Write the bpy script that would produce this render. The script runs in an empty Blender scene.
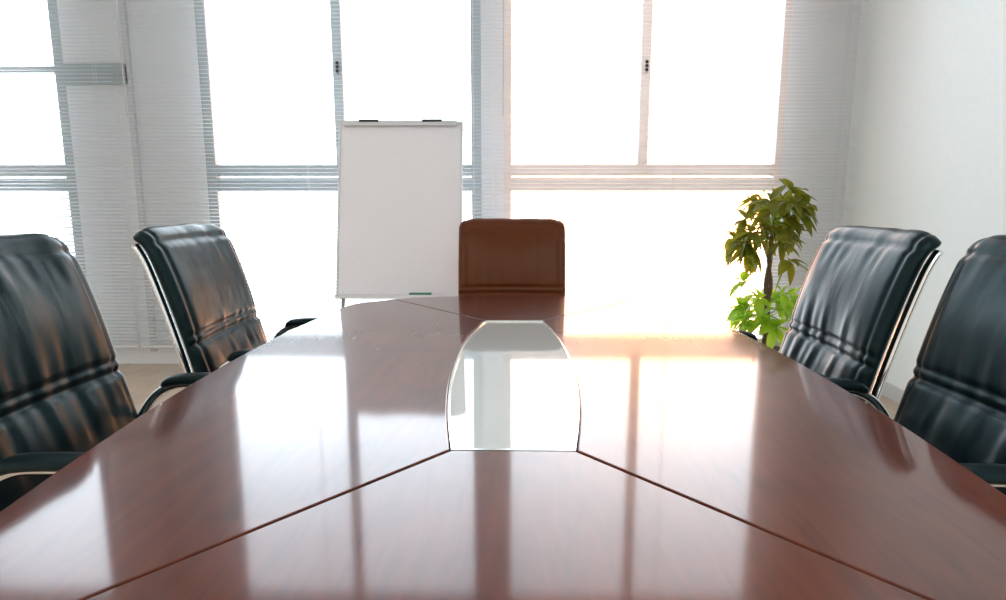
import bpy, bmesh, math, random
from mathutils import Vector, Matrix, noise
random.seed(4)
S=bpy.context.scene
S.view_settings.view_transform='Standard'
S.view_settings.look='None'
S.view_settings.exposure=0.0

# ---------------------------------------------------------------- materials
def mat(name,col,rough=.5,metal=0,coat=0,spec=.5,trans=0,bump=0,bscale=50,ior=1.5):
    m=bpy.data.materials.new(name); m.use_nodes=True
    n=m.node_tree.nodes; l=m.node_tree.links; b=n['Principled BSDF']
    b.inputs['Base Color'].default_value=(*col,1)
    b.inputs['Roughness'].default_value=rough
    b.inputs['Metallic'].default_value=metal
    b.inputs['Coat Weight'].default_value=coat
    b.inputs['Coat Roughness'].default_value=.04
    b.inputs['Specular IOR Level'].default_value=spec
    b.inputs['IOR'].default_value=ior
    tc=n.new('ShaderNodeTexCoord')
    nz=n.new('ShaderNodeTexNoise'); nz.inputs['Scale'].default_value=bscale; nz.inputs['Detail'].default_value=2
    l.new(tc.outputs['Object'],nz.inputs['Vector'])
    mix=n.new('ShaderNodeMix'); mix.data_type='RGBA'; mix.blend_type='MIX'
    mix.inputs[6].default_value=(*[c*.97 for c in col],1); mix.inputs[7].default_value=(*[min(1,c*1.03) for c in col],1)
    l.new(nz.outputs['Fac'],mix.inputs[0]); l.new(mix.outputs[2],b.inputs['Base Color'])
    if bump:
        bp=n.new('ShaderNodeBump'); bp.inputs['Strength'].default_value=bump; bp.inputs['Distance'].default_value=.01
        l.new(nz.outputs['Fac'],bp.inputs['Height']); l.new(bp.outputs['Normal'],b.inputs['Normal'])
    return m

def wood(name,c1,c2,rough,coat,ior,scale=(9,1.2,9),distort=1.5,crough=.05,detail=2,spec=.2):
    m=bpy.data.materials.new(name); m.use_nodes=True
    n=m.node_tree.nodes; l=m.node_tree.links; b=n['Principled BSDF']
    tc=n.new('ShaderNodeTexCoord'); mp=n.new('ShaderNodeMapping'); mp.inputs['Scale'].default_value=scale
    l.new(tc.outputs['Object'],mp.inputs['Vector'])
    nz=n.new('ShaderNodeTexNoise'); nz.inputs['Scale'].default_value=3; nz.inputs['Detail'].default_value=detail; nz.inputs['Distortion'].default_value=distort
    l.new(mp.outputs[0],nz.inputs['Vector'])
    n2=n.new('ShaderNodeTexNoise'); n2.inputs['Scale'].default_value=5; n2.inputs['Detail'].default_value=detail
    l.new(tc.outputs['Object'],n2.inputs['Vector'])
    mm=n.new('ShaderNodeMath'); mm.operation='ADD'; l.new(nz.outputs['Fac'],mm.inputs[0]); l.new(n2.outputs['Fac'],mm.inputs[1])
    m2=n.new('ShaderNodeMath'); m2.operation='MULTIPLY'; m2.inputs[1].default_value=.5; l.new(mm.outputs[0],m2.inputs[0])
    r=n.new('ShaderNodeValToRGB'); r.color_ramp.elements[0].position=.30; r.color_ramp.elements[1].position=.70
    r.color_ramp.elements[0].color=(*c1,1); r.color_ramp.elements[1].color=(*c2,1)
    l.new(m2.outputs[0],r.inputs[0]); l.new(r.outputs[0],b.inputs['Base Color'])
    b.inputs['Roughness'].default_value=rough; b.inputs['Coat Weight'].default_value=coat; b.inputs['Coat Roughness'].default_value=crough
    b.inputs['Coat IOR'].default_value=ior; b.inputs['Specular IOR Level'].default_value=spec
    return m

def leather(name,c,spec=.24,tint=(.62,.95,1.0)):
    m=mat(name,c,rough=.32,spec=spec)
    n=m.node_tree.nodes; l=m.node_tree.links; b=n['Principled BSDF']
    b.inputs['Specular Tint'].default_value=(*tint,1)
    tc=n.new('ShaderNodeTexCoord')
    v=n.new('ShaderNodeTexVoronoi'); v.inputs['Scale'].default_value=300; l.new(tc.outputs['Object'],v.inputs['Vector'])
    mp=n.new('ShaderNodeMapping'); mp.inputs['Scale'].default_value=(1.5,1,.6); l.new(tc.outputs['Object'],mp.inputs['Vector'])
    w=n.new('ShaderNodeTexNoise'); w.inputs['Scale'].default_value=8; w.inputs['Detail'].default_value=2; w.inputs['Distortion'].default_value=.4
    l.new(mp.outputs[0],w.inputs['Vector'])
    b1=n.new('ShaderNodeBump'); b1.inputs['Strength'].default_value=.08; b1.inputs['Distance'].default_value=.002; l.new(v.outputs['Distance'],b1.inputs['Height'])
    b2=n.new('ShaderNodeBump'); b2.inputs['Strength'].default_value=.16; b2.inputs['Distance'].default_value=.02; l.new(w.outputs['Fac'],b2.inputs['Height'])
    l.new(b1.outputs['Normal'],b2.inputs['Normal']); l.new(b2.outputs['Normal'],b.inputs['Normal'])
    return m

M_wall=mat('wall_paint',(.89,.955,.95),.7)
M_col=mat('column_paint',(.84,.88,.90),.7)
M_ceil=mat('ceiling_paint',(.88,.88,.88),.8)
M_floor=wood('floor_oak',(.42,.32,.23),(.58,.47,.36),.3,.3,1.4,scale=(8,1,8),detail=5)
M_table=wood('mahogany',(.060,.009,.003),(.135,.023,.007),.34,1.0,1.57,crough=.075,spec=.09)
M_dark=mat('dark_underlay',(.004,.003,.003),.6)
M_leather=leather('black_leather',(.003,.009,.011))
M_leather_flare=leather('brown_leather',(.11,.027,.008),.3,(1,.8,.6))  # orange glow of the lens flare painted into the far chair's leather
M_chrome=mat('chrome',(.82,.83,.84),.12,metal=1)
M_alu=mat('aluminium',(.62,.64,.66),.35,metal=.6)
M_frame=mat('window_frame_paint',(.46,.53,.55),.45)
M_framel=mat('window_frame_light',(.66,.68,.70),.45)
M_frame_lit=mat('window_frame_cream',(.88,.81,.76),.45)  # warm light on the right window's frame, put into its paint colour
M_white=mat('whiteboard_enamel',(.94,.94,.98),.5)
M_black=mat('black_plastic',(.02,.02,.022),.4)
M_green=mat('green_marker',(.03,.22,.12),.4)
M_rim=mat('inlay_rim',(.80,.84,.82),.15,metal=.7)
M_inlay=mat('inlay_glass',(.66,.71,.69),.03,coat=1,ior=1.7)
M_pot=mat('glazed_pot',(.75,.74,.70),.25,coat=.5)
M_soil=mat('soil',(.05,.03,.02),.9,bump=.5)
M_bark=mat('bark',(.16,.10,.06),.8,bump=.5,bscale=30)
M_cord=mat('blind_cord',(.75,.77,.78),.7)

def leafmat(name,c,ct):
    m=mat(name,c,.4,bscale=12)
    n=m.node_tree.nodes; l=m.node_tree.links; b=n['Principled BSDF']; o=n['Material Output']
    t=n.new('ShaderNodeBsdfTranslucent'); t.inputs[0].default_value=(*ct,1)
    mx=n.new('ShaderNodeMixShader'); mx.inputs[0].default_value=.45
    l.new(b.outputs[0],mx.inputs[1]); l.new(t.outputs[0],mx.inputs[2]); l.new(mx.outputs[0],o.inputs[0]); return m
M_leaf=leafmat('leaf_dark',(.11,.15,.015),(.36,.34,.03))
M_leaf2=leafmat('leaf_bright',(.24,.46,.04),(.58,.85,.04))
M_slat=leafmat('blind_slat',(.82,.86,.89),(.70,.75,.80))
M_slat_lit=leafmat('blind_slat_cream',(.94,.88,.87),(.84,.78,.75))  # pinkish light on the right-hand slats, tinted into their colour

def glassmat():
    m=bpy.data.materials.new('window_glass'); m.use_nodes=True
    n=m.node_tree.nodes; l=m.node_tree.links; n.remove(n['Principled BSDF']); o=n['Material Output']
    t=n.new('ShaderNodeBsdfTransparent'); t.inputs[0].default_value=(.97,.99,.99,1)
    g=n.new('ShaderNodeBsdfGlossy'); g.inputs['Roughness'].default_value=.02
    f=n.new('ShaderNodeFresnel'); f.inputs[0].default_value=1.3
    mx=n.new('ShaderNodeMixShader'); l.new(f.outputs[0],mx.inputs[0]); l.new(t.outputs[0],mx.inputs[1]); l.new(g.outputs[0],mx.inputs[2])
    l.new(mx.outputs[0],o.inputs[0]); return m
M_glass=glassmat()

# ---------------------------------------------------------------- helpers
def obj(name,verts,faces,m,parent=None,smooth=False,bevel=0,seg=2):
    me=bpy.data.meshes.new(name); me.from_pydata([tuple(v) for v in verts],[],faces); me.update()
    ms=m if isinstance(m,(list,tuple)) else [m]
    for q in ms: me.materials.append(q)
    bm=bmesh.new(); bm.from_mesh(me); bmesh.ops.recalc_face_normals(bm,faces=bm.faces); bm.to_mesh(me); bm.free()
    if smooth:
        for p in me.polygons: p.use_smooth=True
    o=bpy.data.objects.new(name,me); S.collection.objects.link(o)
    if parent: o.parent=parent
    if bevel:
        b=o.modifiers.new('bevel','BEVEL'); b.width=bevel; b.segments=seg; b.limit_method='ANGLE'; b.angle_limit=math.radians(40)
    return o
def empty(name,loc=(0,0,0),rz=0):
    e=bpy.data.objects.new(name,None); S.collection.objects.link(e); e.location=loc; e.rotation_euler=(0,0,rz); e.empty_display_size=.1; return e
BF=[(0,1,2,3),(4,7,6,5),(0,4,5,1),(1,5,6,2),(2,6,7,3),(3,7,4,0)]
def boxes(name,lst,m,parent=None,bevel=0):
    V=[];F=[]
    for (x0,x1,y0,y1,z0,z1) in lst:
        k=len(V); V+=[(x0,y0,z0),(x1,y0,z0),(x1,y1,z0),(x0,y1,z0),(x0,y0,z1),(x1,y0,z1),(x1,y1,z1),(x0,y1,z1)]
        F+=[tuple(k+i for i in f) for f in BF]
    return obj(name,V,F,m,parent,bevel=bevel)
def catmull(P,n=8):
    P=[Vector(p) for p in P]; out=[]
    Q=[P[0]*2-P[1]]+P+[P[-1]*2-P[-2]]
    for i in range(1,len(Q)-2):
        a,b,c,d=Q[i-1:i+3]
        for k in range(n):
            t=k/n
            out.append(.5*((2*b)+(c-a)*t+(2*a-5*b+4*c-d)*t*t+(3*b-a-3*c+d)*t**3))
    out.append(P[-1]); return out
def tube(name,P,r,m,parent=None,n=8,sx=1.0,closed=False,rfun=None,res=12):
    pts=catmull(P,n) if n>1 else [Vector(p) for p in P]
    V=[];F=[]; N=len(pts); up=None
    for i,p in enumerate(pts):
        t=(pts[min(i+1,N-1)]-pts[max(i-1,0)]).normalized()
        if up is None:
            up=Vector((1,0,0)) if abs(t.x)<.9 else Vector((0,0,1))
        up=(up-t*up.dot(t)).normalized(); s=t.cross(up)
        rr=r*(rfun(i/(N-1)) if rfun else 1)
        for k in range(res):
            a=2*math.pi*k/res; V.append(p+up*math.cos(a)*rr*sx+s*math.sin(a)*rr)
    for i in range(N-1):
        for k in range(res):
            F.append((i*res+k,i*res+(k+1)%res,(i+1)*res+(k+1)%res,(i+1)*res+k))
    F.append(tuple(range(res))[::-1]); F.append(tuple((N-1)*res+k for k in range(res)))
    return obj(name,V,F,m,parent,smooth=True)
def prism(name,poly,z0,z1,m,parent=None,bevel=0,seg=2,loc=(0,0,0)):
    n=len(poly); V=[(x,y,z0) for x,y in poly]+[(x,y,z1) for x,y in poly]
    F=[tuple(range(n))[::-1],tuple(range(n,2*n))]+[(i,(i+1)%n,n+(i+1)%n,n+i) for i in range(n)]
    o=obj(name,V,F,m,parent,bevel=bevel,seg=seg); o.location=loc; return o
def cyl(name,c,r,h,m,parent=None,r2=None,res=32,bevel=.002):
    r2=r if r2 is None else r2
    V=[(c[0]+r*math.cos(2*math.pi*k/res),c[1]+r*math.sin(2*math.pi*k/res),c[2]) for k in range(res)]
    V+=[(c[0]+r2*math.cos(2*math.pi*k/res),c[1]+r2*math.sin(2*math.pi*k/res),c[2]+h) for k in range(res)]
    F=[tuple(range(res))[::-1],tuple(range(res,2*res))]+[(i,(i+1)%res,res+(i+1)%res,res+i) for i in range(res)]
    return obj(name,V,F,m,parent,bevel=bevel)

# ---------------------------------------------------------------- room
WY=4.3; XL=-5.4; XR=2.31; YB=-2.6; H=3.55
boxes('floor',[(XL-.2,XR+.2,YB-.2,WY+.2,-.1,0)],M_floor)
boxes('ceiling',[(XL-.2,XR+.2,YB-.2,WY+.2,H,H+.1)],M_ceil)
boxes('wall_right',[(XR,XR+.15,YB-.15,WY+.2,0,H)],M_wall)
boxes('wall_left',[(XL-.15,XL,YB-.15,WY+.2,0,H)],M_wall)
boxes('wall_front',[(XL,XR,YB-.15,YB,0,H)],M_wall)
Z0,Z1=.10,3.46
C1,C2=-3.12,-2.18
boxes('wall_back',[(XL,XR,WY,WY+.2,0,Z0),(XL,XR,WY,WY+.2,Z1,H),(C1,C2,WY,WY+.2,Z0,Z1),
    (-.23,-.07,WY,WY+.2,Z0,Z1),(1.86,XR,WY,WY+.2,Z0,Z1)],M_col)
boxes('baseboard_right',[(XR-.015,XR,YB,WY,0,.09)],M_framel,bevel=.003)
boxes('baseboard_left',[(XL,XL+.015,YB,WY,0,.09)],M_framel,bevel=.003)
boxes('trim_1',[(C1,-2.66,WY-.03,WY,1.99,2.13)],M_frame,bevel=.004)
boxes('trim_2',[(-2.68,-2.64,WY-.03,WY,Z0,Z1)],M_framel,bevel=.004)

def window(name,x0,x1,mulls,rails,m,fw=.05):
    e=empty(name,((x0+x1)/2,WY+.05,0)); cx=(x0+x1)/2
    L=[(x0-cx,x0-cx+fw,-.05,.02,Z0,Z1),(x1-cx-fw,x1-cx,-.05,.02,Z0,Z1),
       (x0-cx+fw,x1-cx-fw,-.05,.02,Z0,Z0+.05),(x0-cx+fw,x1-cx-fw,-.05,.02,Z1-.05,Z1)]
    for (a,b) in rails: L.append((x0-cx+fw,x1-cx-fw,-.048,.018,a,b))
    boxes('frame',L,m,e,bevel=.004)
    if mulls:
        boxes('mullion',[(a-cx-.034,a-cx+.034,-.058,.01,1.45,Z1-.05) for a in mulls],m,e,bevel=.004)
        boxes('handle',[(a-cx-.006,a-cx+.012,-.080,-.058,2.06,2.14) for a in mulls],M_black,e,bevel=.003)
    boxes('pane',[(x0-cx+.04,x1-cx-.04,-.008,-.002,Z0+.04,Z1-.04)],M_glass,e)
window('window_1',XL+.01,C1,[-4.3],[(1.27,1.36),(1.375,1.45),(2.08,2.12)],M_frame,.07)
window('window_2',C2,-.23,[-1.215],[(1.27,1.36),(1.375,1.45)],M_frame,.07)
window('window_3',-.07,1.86,[.895],[(1.27,1.36),(1.375,1.45)],M_frame_lit)

# venetian blinds
def blind(x0,x1,tilt,m):
    e=empty('venetian_blind',((x0+x1)/2,4.17,0)); hw=(x1-x0)/2
    V=[];F=[]; z=.19; w=.0125
    c,s=math.cos(tilt),math.sin(tilt)
    while z<3.40:
        k=len(V)
        for q,cr in ((-1,0),(0,.002),(1,0)):
            for X in (-hw,hw): V.append((X,q*w*c,z+q*w*s+cr))
        F+=[(k,k+1,k+3,k+2),(k+2,k+3,k+5,k+4)]
        z+=.025
    obj('slats',V,F,m,e,smooth=True)
    boxes('head_rail',[(-hw,hw,-.02,.02,3.41,3.45)],M_framel,e,bevel=.003)
    boxes('bottom_rail',[(-hw,hw,-.014,.014,.155,.175)],M_framel,e,bevel=.003)
    n=max(2,int(hw*2/.7)); L=[]
    for i in range(n):
        X=-hw+.12+i*(2*hw-.24)/(n-1)
        for yy in (-.0145,.0145): L.append((X-.0012,X+.0012,yy-.0008,yy+.0008,.17,3.42))
    boxes('ladder_cords',L,M_cord,e)
    tube('tilt_wand',[(-hw+.06,-.03,3.41),(-hw+.062,-.034,2.4),(-hw+.06,-.03,1.75)],.004,M_framel,e,n=2,res=8)
blind(XL+.03,-2.70,.42,M_slat)
blind(-2.67,-.155,.22,M_slat)
blind(-.135,2.29,.16,M_slat_lit)

# unseen glowing ceiling panels, added as fill to brighten the room
for i,(x,y) in enumerate([(-1.5,-.8),(1.0,-.8),(-3.6,1.6),(-1.5,-2.0),(1.0,-2.0)]):
    e=empty('ceiling_light',(x,y,H))
    boxes('housing',[(-.32,.32,-.32,.32,-.05,0)],M_framel,e,bevel=.004)
    me=bpy.data.materials.get('lamp_diffuser')
    if not me:
        me=bpy.data.materials.new('lamp_diffuser'); me.use_nodes=True
        b=me.node_tree.nodes['Principled BSDF']; b.inputs['Emission Color'].default_value=(.86,.96,1,1); b.inputs['Emission Strength'].default_value=13
    boxes('diffuser',[(-.29,.29,-.29,.29,-.056,-.051)],me,e)

# ---------------------------------------------------------------- table
TY=1.58; TZ=.75
tb=empty('conference_table',(0,TY,0))
def hw(t): return .77-.085*t*t
TC=.95
def endy(x): return 1.19-(1.19-TC)*(min(abs(x)/hw(TC),1))**3.4
def gl(t): return .108+.050*(1-(abs(t)/.593)**2)
A=Vector((.108,.593)); B=Vector((.54,endy(.54))); d=(B-A).normalized(); nn=Vector((d.y,-d.x)); g=.0018
def side(sgn):
    P=[]
    for i in range(41):
        t=-TC+2*TC*i/40; P.append((hw(t),t))
    for i in range(1,9):
        x=hw(TC)+(B.x+nn.x*g-hw(TC))*i/8; P.append((x,endy(x)))
    a=A+nn*g
    P.append((a.x+.0015,a.y))
    for i in range(1,30):
        t=.593-1.186*i/30; P.append((gl(t)+.0015,t))
    P.append((a.x+.0015,-a.y))
    for i in range(8,0,-1):
        x=hw(TC)+(B.x+nn.x*g-hw(TC))*i/8; P.append((x,-endy(x)))
    return [(sgn*x,y) for x,y in P]
TT=.028
prism('side_panel',side(1),TZ-TT,TZ,M_table,tb,bevel=.003,seg=3)
prism('side_panel',side(-1),TZ-TT,TZ,M_table,tb,bevel=.003,seg=3)
def endp(sgn):
    a=A-nn*g; x1=B.x-nn.x*g; P=[(-a.x,a.y+.002),(a.x,a.y+.002)]
    for i in range(21):
        x=x1-2*x1*i/20; P.append((x,endy(x)))
    return [(x,sgn*y) for x,y in P]
prism('end_panel',endp(1),TZ-TT,TZ,M_table,tb,bevel=.0012)
prism('end_panel',endp(-1),TZ-TT,TZ,M_table,tb,bevel=.0012)
G=[(gl(-.593+1.186*i/24),-.593+1.186*i/24) for i in range(25)]
Gp=G+[(-x,y) for x,y in reversed(G)]
k=.006
Gi=[(x-k if x>0 else x+k, max(-.593+k,min(.593-k,y))) for x,y in Gp]
n=len(Gp); zt=TZ+.0005
V=[(x,y,zt) for x,y in Gp]+[(x,y,zt) for x,y in Gi]+[(x,y,TZ-.027) for x,y in Gp]+[(x,y,TZ-.005) for x,y in Gi]
F=[]
for i in range(n):
    j=(i+1)%n; F+=[(i,j,n+j,n+i),(i,2*n+i,2*n+j,j),(n+i,n+j,3*n+j,3*n+i)]
obj('inlay_rim',V,F,M_rim,tb)
prism('glass_inlay',Gi,TZ-.026,TZ-.004,M_inlay,tb)
und=[]
for i in range(31):
    t=-.84+1.68*i/30; und.append((.44,t))
und+=[(-x,y) for x,y in und[::-1]]
prism('underlay',und,TZ-.042,TZ-.0285,M_dark,tb)
for s in (-1,1):
    boxes('pedestal',[(-.26,.26,s*.55-.09,s*.55+.09,.06,TZ-.042),(-.30,.30,s*.55-.13,s*.55+.13,0,.06)],M_table,tb,bevel=.008)
boxes('modesty_panel',[(-.015,.015,-.46,.46,.14,.66)],M_table,tb,bevel=.003)

# ---------------------------------------------------------------- chairs
PROF=catmull([(-.195,.0,.43),(-.225,0,.53),(-.262,0,.68),(-.305,0,.84),(-.348,0,.98),(-.380,0,1.055),(-.425,0,1.085)],12)
L=[0]
for i in range(1,len(PROF)): L.append(L[-1]+(PROF[i]-PROF[i-1]).length)
def prof(v):
    s=v*L[-1]
    for i in range(1,len(L)):
        if s<=L[i]+1e-9:
            t=(s-L[i-1])/(L[i]-L[i-1]); p=PROF[i-1].lerp(PROF[i],t)
            a=PROF[max(i-2,0)]; b=PROF[min(i+1,len(PROF)-1)]
            tg=(b-a).normalized(); return Vector((0,p.x,p.z)),Vector((0,tg.z,-tg.x))
    return Vector((0,PROF[-1].x,PROF[-1].z)),Vector((0,1,0))
def pillow(name,NU,NV,fpos,ffront,fback,m,parent):
    V=[];F=[];fi={};bi={}
    for j in range(NV+1):
        for i in range(NU+1):
            a=-1+2*i/NU; v=j/NV
            a=math.sin(a*math.pi/2)*.35+a*.65
            p,nr=fpos(a,v)
            edge=(i in(0,NU)) or (j in(0,NV))
            fi[i,j]=len(V); V.append(p+nr*(0 if edge else ffront(a,v)))
            if edge: bi[i,j]=fi[i,j]
            else: bi[i,j]=len(V); V.append(p-nr*fback(a,v))
    for j in range(NV):
        for i in range(NU):
            F.append((fi[i,j],fi[i+1,j],fi[i+1,j+1],fi[i,j+1])); F.append((bi[i,j],bi[i,j+1],bi[i+1,j+1],bi[i+1,j]))
    o=obj(name,V,F,m,parent,smooth=True)
    s=o.modifiers.new('sub','SUBSURF'); s.levels=1; s.render_levels=1
    return o
def gs(x,w): return math.exp(-(x/w)**2)
def chair(x,y,rz,m,seed):
    e=empty('office_chair',(x,y,0),rz)
    W=.278
    def fpos(a,v):
        p,nr=prof(v)
        b=2*v-1
        w=W*(1-.07*abs(b)**24)*(1-.02*(1-v))
        pp=Vector((a*w,p.y,p.z))
        pp.y+=.016*a*a
        pp.z-= .014*abs(a)**10*(v**8)
        return pp,nr
    def edge(a,v):
        b=2*v-1
        return max(0,1-abs(a)**9)**.5*max(0,1-abs(b)**22)**.5
    def front(a,v):
        t=.034*edge(a,v)
        t-=.014*gs(v-.43,.010)+.008*gs(v-.47,.008)+.010*gs(v-.90,.010)
        t-=.007*gs(abs(a)-.86,.018)
        t+=.016*(1-a*a)*math.sin(math.pi*min(1,max(0,(v-.46)/.44)))
        t+=.016*(1-a*a)*math.sin(math.pi*min(1,max(0,v/.42)))
        inn=max(0,1-(abs(a)/.86)**6)
        q=noise.noise(Vector((a*3.2+seed,v*2.0,seed)))
        f=gs(v-.50,.10)+gs(v-.34,.09)+.7*gs(v-.84,.07)
        q2=noise.noise(Vector((a*9+seed,v*1.5+4,seed)))
        t+=inn*(.005*q+.0075*q2*f)
        return t
    def back(a,v): return .024*edge(a,v)
    pillow('back_cushion',44,72,fpos,front,back,m,e)
    def spos(a,v):
        return Vector((a*.240*(1-.10*abs(2*v-1)**10),-.235+v*.50,.435-.02*gs(v-1,.12)+.012*a*a)),Vector((0,0,1))
    def sedge(a,v): return max(0,1-abs(a)**8)**.5*max(0,1-abs(2*v-1)**8)**.5
    def sfront(a,v):
        return .05*sedge(a,v)+.014*(1-a*a)*math.sin(math.pi*v)-.008*gs(abs(a)-.82,.025)-.008*gs(v-.5,.02)+.004*noise.noise(Vector((a*4+seed,v*4,2)))
    pillow('seat_cushion',28,30,spos,sfront,lambda a,v:.032*sedge(a,v),m,e)
    ax=.268
    arm=[(.258,-.222,.46),(.262,-.220,.53),(.265,-.195,.60),(ax,-.155,.655),(ax,-.10,.684),(ax,-.04,.689),(ax,.04,.688),(ax,.13,.680),(ax,.205,.645),
         (ax,.235,.55),(ax,.24,.40),(ax,.242,.2),(ax,.24,.07),(ax,.20,.018),(ax,.1,.0125),(ax,-.15,.0125),(.25,-.27,.0125),(.19,-.305,.0125),(0,-.31,.0125)]
    full=arm+[(-a,b,c) for a,b,c in arm[-2::-1]]
    tube('arm_and_sled_tube',full,.0120,M_chrome,e,n=6)
    for s in (-1,1):
        pad=[(s*ax,-.135,.682),(s*ax,-.10,.697),(s*ax,-.04,.702),(s*ax,.04,.701),(s*ax,.11,.697),(s*ax,.155,.686)]
        tube('arm_pad',pad,.0155,m,e,n=6,sx=1.8,rfun=lambda t:(max(0.12,1-abs(2*t-1)**8))**.5)
        rail=[]
        for i in range(11):
            v=.02+.92*i/10; p,nr=prof(v); rail.append(p-nr*(.022)+Vector((s*.256,0,0)))
        tube('back_rail',rail,.010,M_chrome,e,n=4,sx=1.6)
    tube('seat_crossbar',[(-ax,.20,.385),(-.15,.20,.385),(.15,.20,.385),(ax,.20,.385)],.010,M_chrome,e,n=2)
    tube('seat_crossbar',[(-.25,-.21,.40),(0,-.21,.40),(.25,-.21,.40)],.010,M_chrome,e,n=2)
    for s in (-1,1):
        tube('seat_rail',[(s*.20,-.21,.398),(s*.20,0,.392),(s*.20,.20,.388)],.009,M_chrome,e,n=2)
        tube('seat_joint',[(s*.262,.20,.385),(s*.266,.242,.385)],.009,M_chrome,e,n=2)
    return e
R=math.radians
chair(-.825,1.30,R(-90),M_leather,1.3)
chair(-.785,2.12,R(-88),M_leather,5.1)
chair(.80,1.28,R(90),M_leather,8.7)
chair(.745,1.90,R(88),M_leather,3.9)
chair(-.010,2.755,R(180),M_leather_flare,12.2)

# ---------------------------------------------------------------- flip chart
fc=empty('flipchart_easel',(-.682,3.62,0))
tilt=math.atan2(.22,1.02)
bd=empty('board_tilt',(0,0,1.145)); bd.parent=fc; bd.rotation_euler=(-tilt,0,0)
boxes('board',[(-.362,.362,-.008,.008,-.515,.515)],M_white,bd)
boxes('board_frame',[(-.374,-.360,-.014,.014,-.53,.53),(.360,.374,-.014,.014,-.53,.53),(-.36,.36,-.014,.014,.513,.53),(-.36,.36,-.014,.014,-.53,-.513)],M_alu,bd,bevel=.003)
boxes('clamp_bar',[(-.34,.34,-.03,-.014,.50,.532)],M_alu,bd,bevel=.003)
for s in (-1,1):
    boxes('paper_hook',[(s*.19-.06,s*.19+.06,-.038,-.012,.522,.536)],M_black,bd,bevel=.003)
boxes('pen_tray',[(-.36,.36,-.075,-.014,-.54,-.53),(-.36,.36,-.078,-.074,-.54,-.518)],M_alu,bd,bevel=.001)
tube('marker_pen',[(.07,-.045,-.515),(.14,-.045,-.515),(.20,-.045,-.515)],.012,M_green,bd,n=2)
tube('leg',[(-.33,-.10,.66),(-.36,-.22,.012)],.013,M_alu,fc,n=1)
tube('leg',[(.33,-.10,.66),(.36,-.22,.012)],.013,M_alu,fc,n=1)
tube('leg',[(0,.125,1.58),(0,.30,.8),(0,.50,.012)],.013,M_alu,fc,n=1)
tube('leg_spreader',[(-.345,-.16,.34),(0,-.16,.34),(.345,-.16,.34)],.009,M_alu,fc,n=1)

# ---------------------------------------------------------------- plant
pl=empty('potted_money_tree',(1.485,3.50,0))
Vp=[];Fp=[];res=36
pr=[(.0,.0),(.125,.0),(.135,.01),(.165,.30),(.175,.33),(.175,.35),(.160,.35),(.155,.31)]
for r,z in pr:
    for k2 in range(res): Vp.append((max(r,.001)*math.cos(2*math.pi*k2/res),max(r,.001)*math.sin(2*math.pi*k2/res),z))
for i in range(len(pr)-1):
    for k2 in range(res): Fp.append((i*res+k2,i*res+(k2+1)%res,(i+1)*res+(k2+1)%res,(i+1)*res+k2))
obj('pot',Vp,Fp,M_pot,pl,smooth=True)
cyl('soil',(0,0,.29),.154,.03,M_soil,pl)
trunk=[(0,0,.31),(.012,.01,.5),(-.012,0,.7),(.005,.01,.85),(0,0,1.0),(.01,0,1.16)]
tube('trunk',trunk,.017,M_bark,pl,n=5,rfun=lambda t:1.1-.6*t)
tube('trunk',[(.03,0,.31),(-.015,-.01,.5),(.016,0,.7),(-.01,0,.88),(.03,0,1.05)],.013,M_bark,pl,n=5,rfun=lambda t:1.1-.6*t)
LV=[];LF=[];stems=[]
def leaflet(V,F,base,dirv,length,width,droop):
    dirv=dirv.normalized(); side=dirv.cross(Vector((0,0,1)))
    if side.length<.1: side=Vector((1,0,0))
    side.normalize(); side=(Matrix.Rotation(random.uniform(-.5,.5),3,dirv)@side)
    N=7; k=len(V)
    for i in range(N+1):
        t=i/N; w=width*math.sin(math.pi*min(1,t**.8))**.9*.5+.0008
        if i==N:w=.0005
        c=base+dirv*length*t+Vector((0,0,-droop*length*t*t))
        up=side.cross(dirv).normalized()
        V+= [c-side*w+up*w*.35, c, c+side*w+up*w*.35]
    for i in range(N):
        a=k+3*i; F+=[(a,a+1,a+4,a+3),(a+1,a+2,a+5,a+4)]
def cluster(V,F,c,out,n,ln):
    out=out.normalized(); a1=out.cross(Vector((0,0,1)))
    if a1.length<.1:a1=Vector((1,0,0))
    a1.normalize(); a2=out.cross(a1)
    for i in range(n):
        a=2*math.pi*(i+random.uniform(-.15,.15))/n
        dv=a1*math.cos(a)+a2*math.sin(a)+out*.45+Vector((0,0,-.10))
        l=ln*random.uniform(.8,1.15); leaflet(V,F,c,dv,l,l*.42,random.uniform(.15,.5))
random.seed(23)
for i in range(40):
    az=2*math.pi*(i*.618)+random.uniform(-.3,.3); el=-.95+1.95*((i*.37)%1); st=Vector((0,0,random.uniform(.99,1.15)))
    ln=random.uniform(.11,.21)
    o=Vector((math.cos(az)*math.cos(el),math.sin(az)*math.cos(el),math.sin(el)))
    c=st+o*ln; stems.append((st,c)); cluster(LV,LF,c,o,6,random.uniform(.10,.14))
obj('upper_leaves',LV,LF,M_leaf,pl,smooth=True)
LV2=[];LF2=[]
for i in range(24):
    az=2*math.pi*(i*.618)+random.uniform(-.3,.3); el=random.uniform(-.2,.8); st=Vector((0,0,random.uniform(.46,.63)))
    ln=random.uniform(.11,.20)
    o=Vector((math.cos(az)*math.cos(el),math.sin(az)*math.cos(el),math.sin(el)))
    c=st+o*ln; stems.append((st,c)); cluster(LV2,LF2,c,o,6,random.uniform(.09,.13))
obj('lower_leaves',LV2,LF2,M_leaf2,pl,smooth=True)
SV=[];SF=[]
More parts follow.
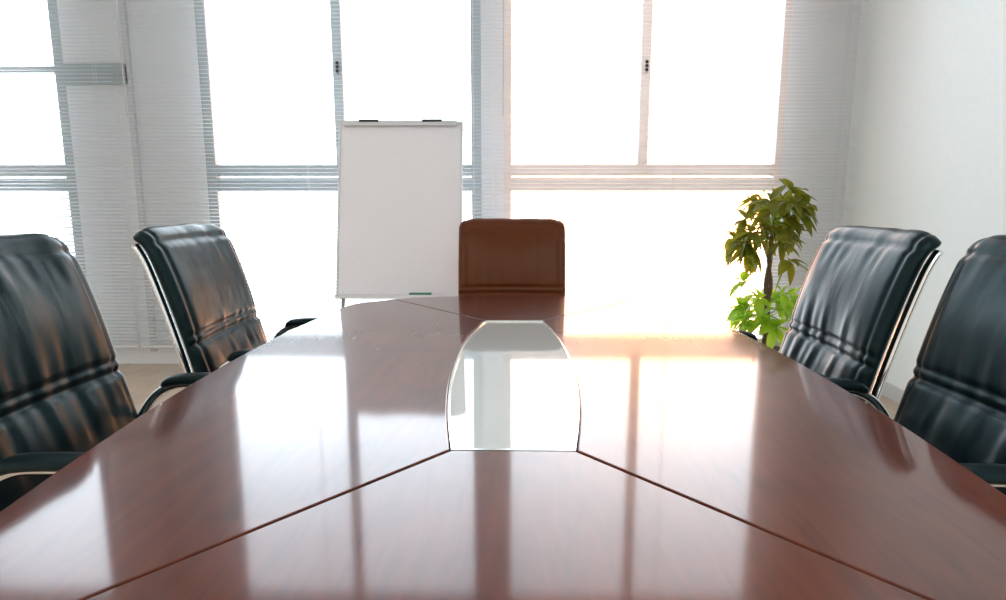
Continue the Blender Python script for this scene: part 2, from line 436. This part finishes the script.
for a,b in stems:
    d3=(b-a).normalized(); s1=d3.cross(Vector((.3,.2,1))).normalized()*.0022; s2=d3.cross(s1).normalized()*.0022; k=len(SV)
    for p in (a,b): SV+=[p+s1,p+s2,p-s1,p-s2]
    SF+=[(k+i,k+(i+1)%4,k+4+(i+1)%4,k+4+i) for i in range(4)]
obj('leaf_stems',SV,SF,M_leaf2,pl)

# ---------------------------------------------------------------- light
w=bpy.data.worlds.new('bright_sky'); S.world=w; w.use_nodes=True
n=w.node_tree.nodes; l=w.node_tree.links; bg=n['Background']
tc=n.new('ShaderNodeTexCoord'); vm=n.new('ShaderNodeVectorMath'); vm.operation='DOT_PRODUCT'
sd=Vector((.25,1,.03)).normalized(); vm.inputs[1].default_value=sd
nv=n.new('ShaderNodeVectorMath'); nv.operation='NORMALIZE'; l.new(tc.outputs['Generated'],nv.inputs[0]); l.new(nv.outputs[0],vm.inputs[0])
mr=n.new('ShaderNodeMapRange'); mr.interpolation_type='SMOOTHSTEP'; mr.inputs['From Min'].default_value=.93; mr.inputs['From Max'].default_value=1.0
l.new(vm.outputs['Value'],mr.inputs['Value'])
mx=n.new('ShaderNodeMix'); mx.data_type='RGBA'; mx.inputs[6].default_value=(.90,.97,1.06,1); mx.inputs[7].default_value=(3.0,1.15,.38,1)
l.new(mr.outputs[0],mx.inputs[0]); l.new(mx.outputs[2],bg.inputs['Color']); bg.inputs['Strength'].default_value=6.2
for (a,b) in ((XL,C1),(C2,-.23),(-.07,1.86)):
    la=bpy.data.lights.new('window_portal','AREA'); la.shape='RECTANGLE'; la.size=b-a; la.size_y=Z1-Z0
    la.cycles.is_portal=True
    lo=bpy.data.objects.new('window_portal',la); S.collection.objects.link(lo); lo.location=((a+b)/2,WY+.22,(Z0+Z1)/2); lo.rotation_euler=(R(-90),0,0)

# ---------------------------------------------------------------- camera
cd=bpy.data.cameras.new('camera'); cam=bpy.data.objects.new('camera',cd); S.collection.objects.link(cam)
cd.sensor_width=36; cd.lens=600/1006*36; cd.clip_start=.02
cam.location=(0,0,1.17); cam.rotation_euler=(R(90-9.0),0,R(1.04)); S.camera=cam
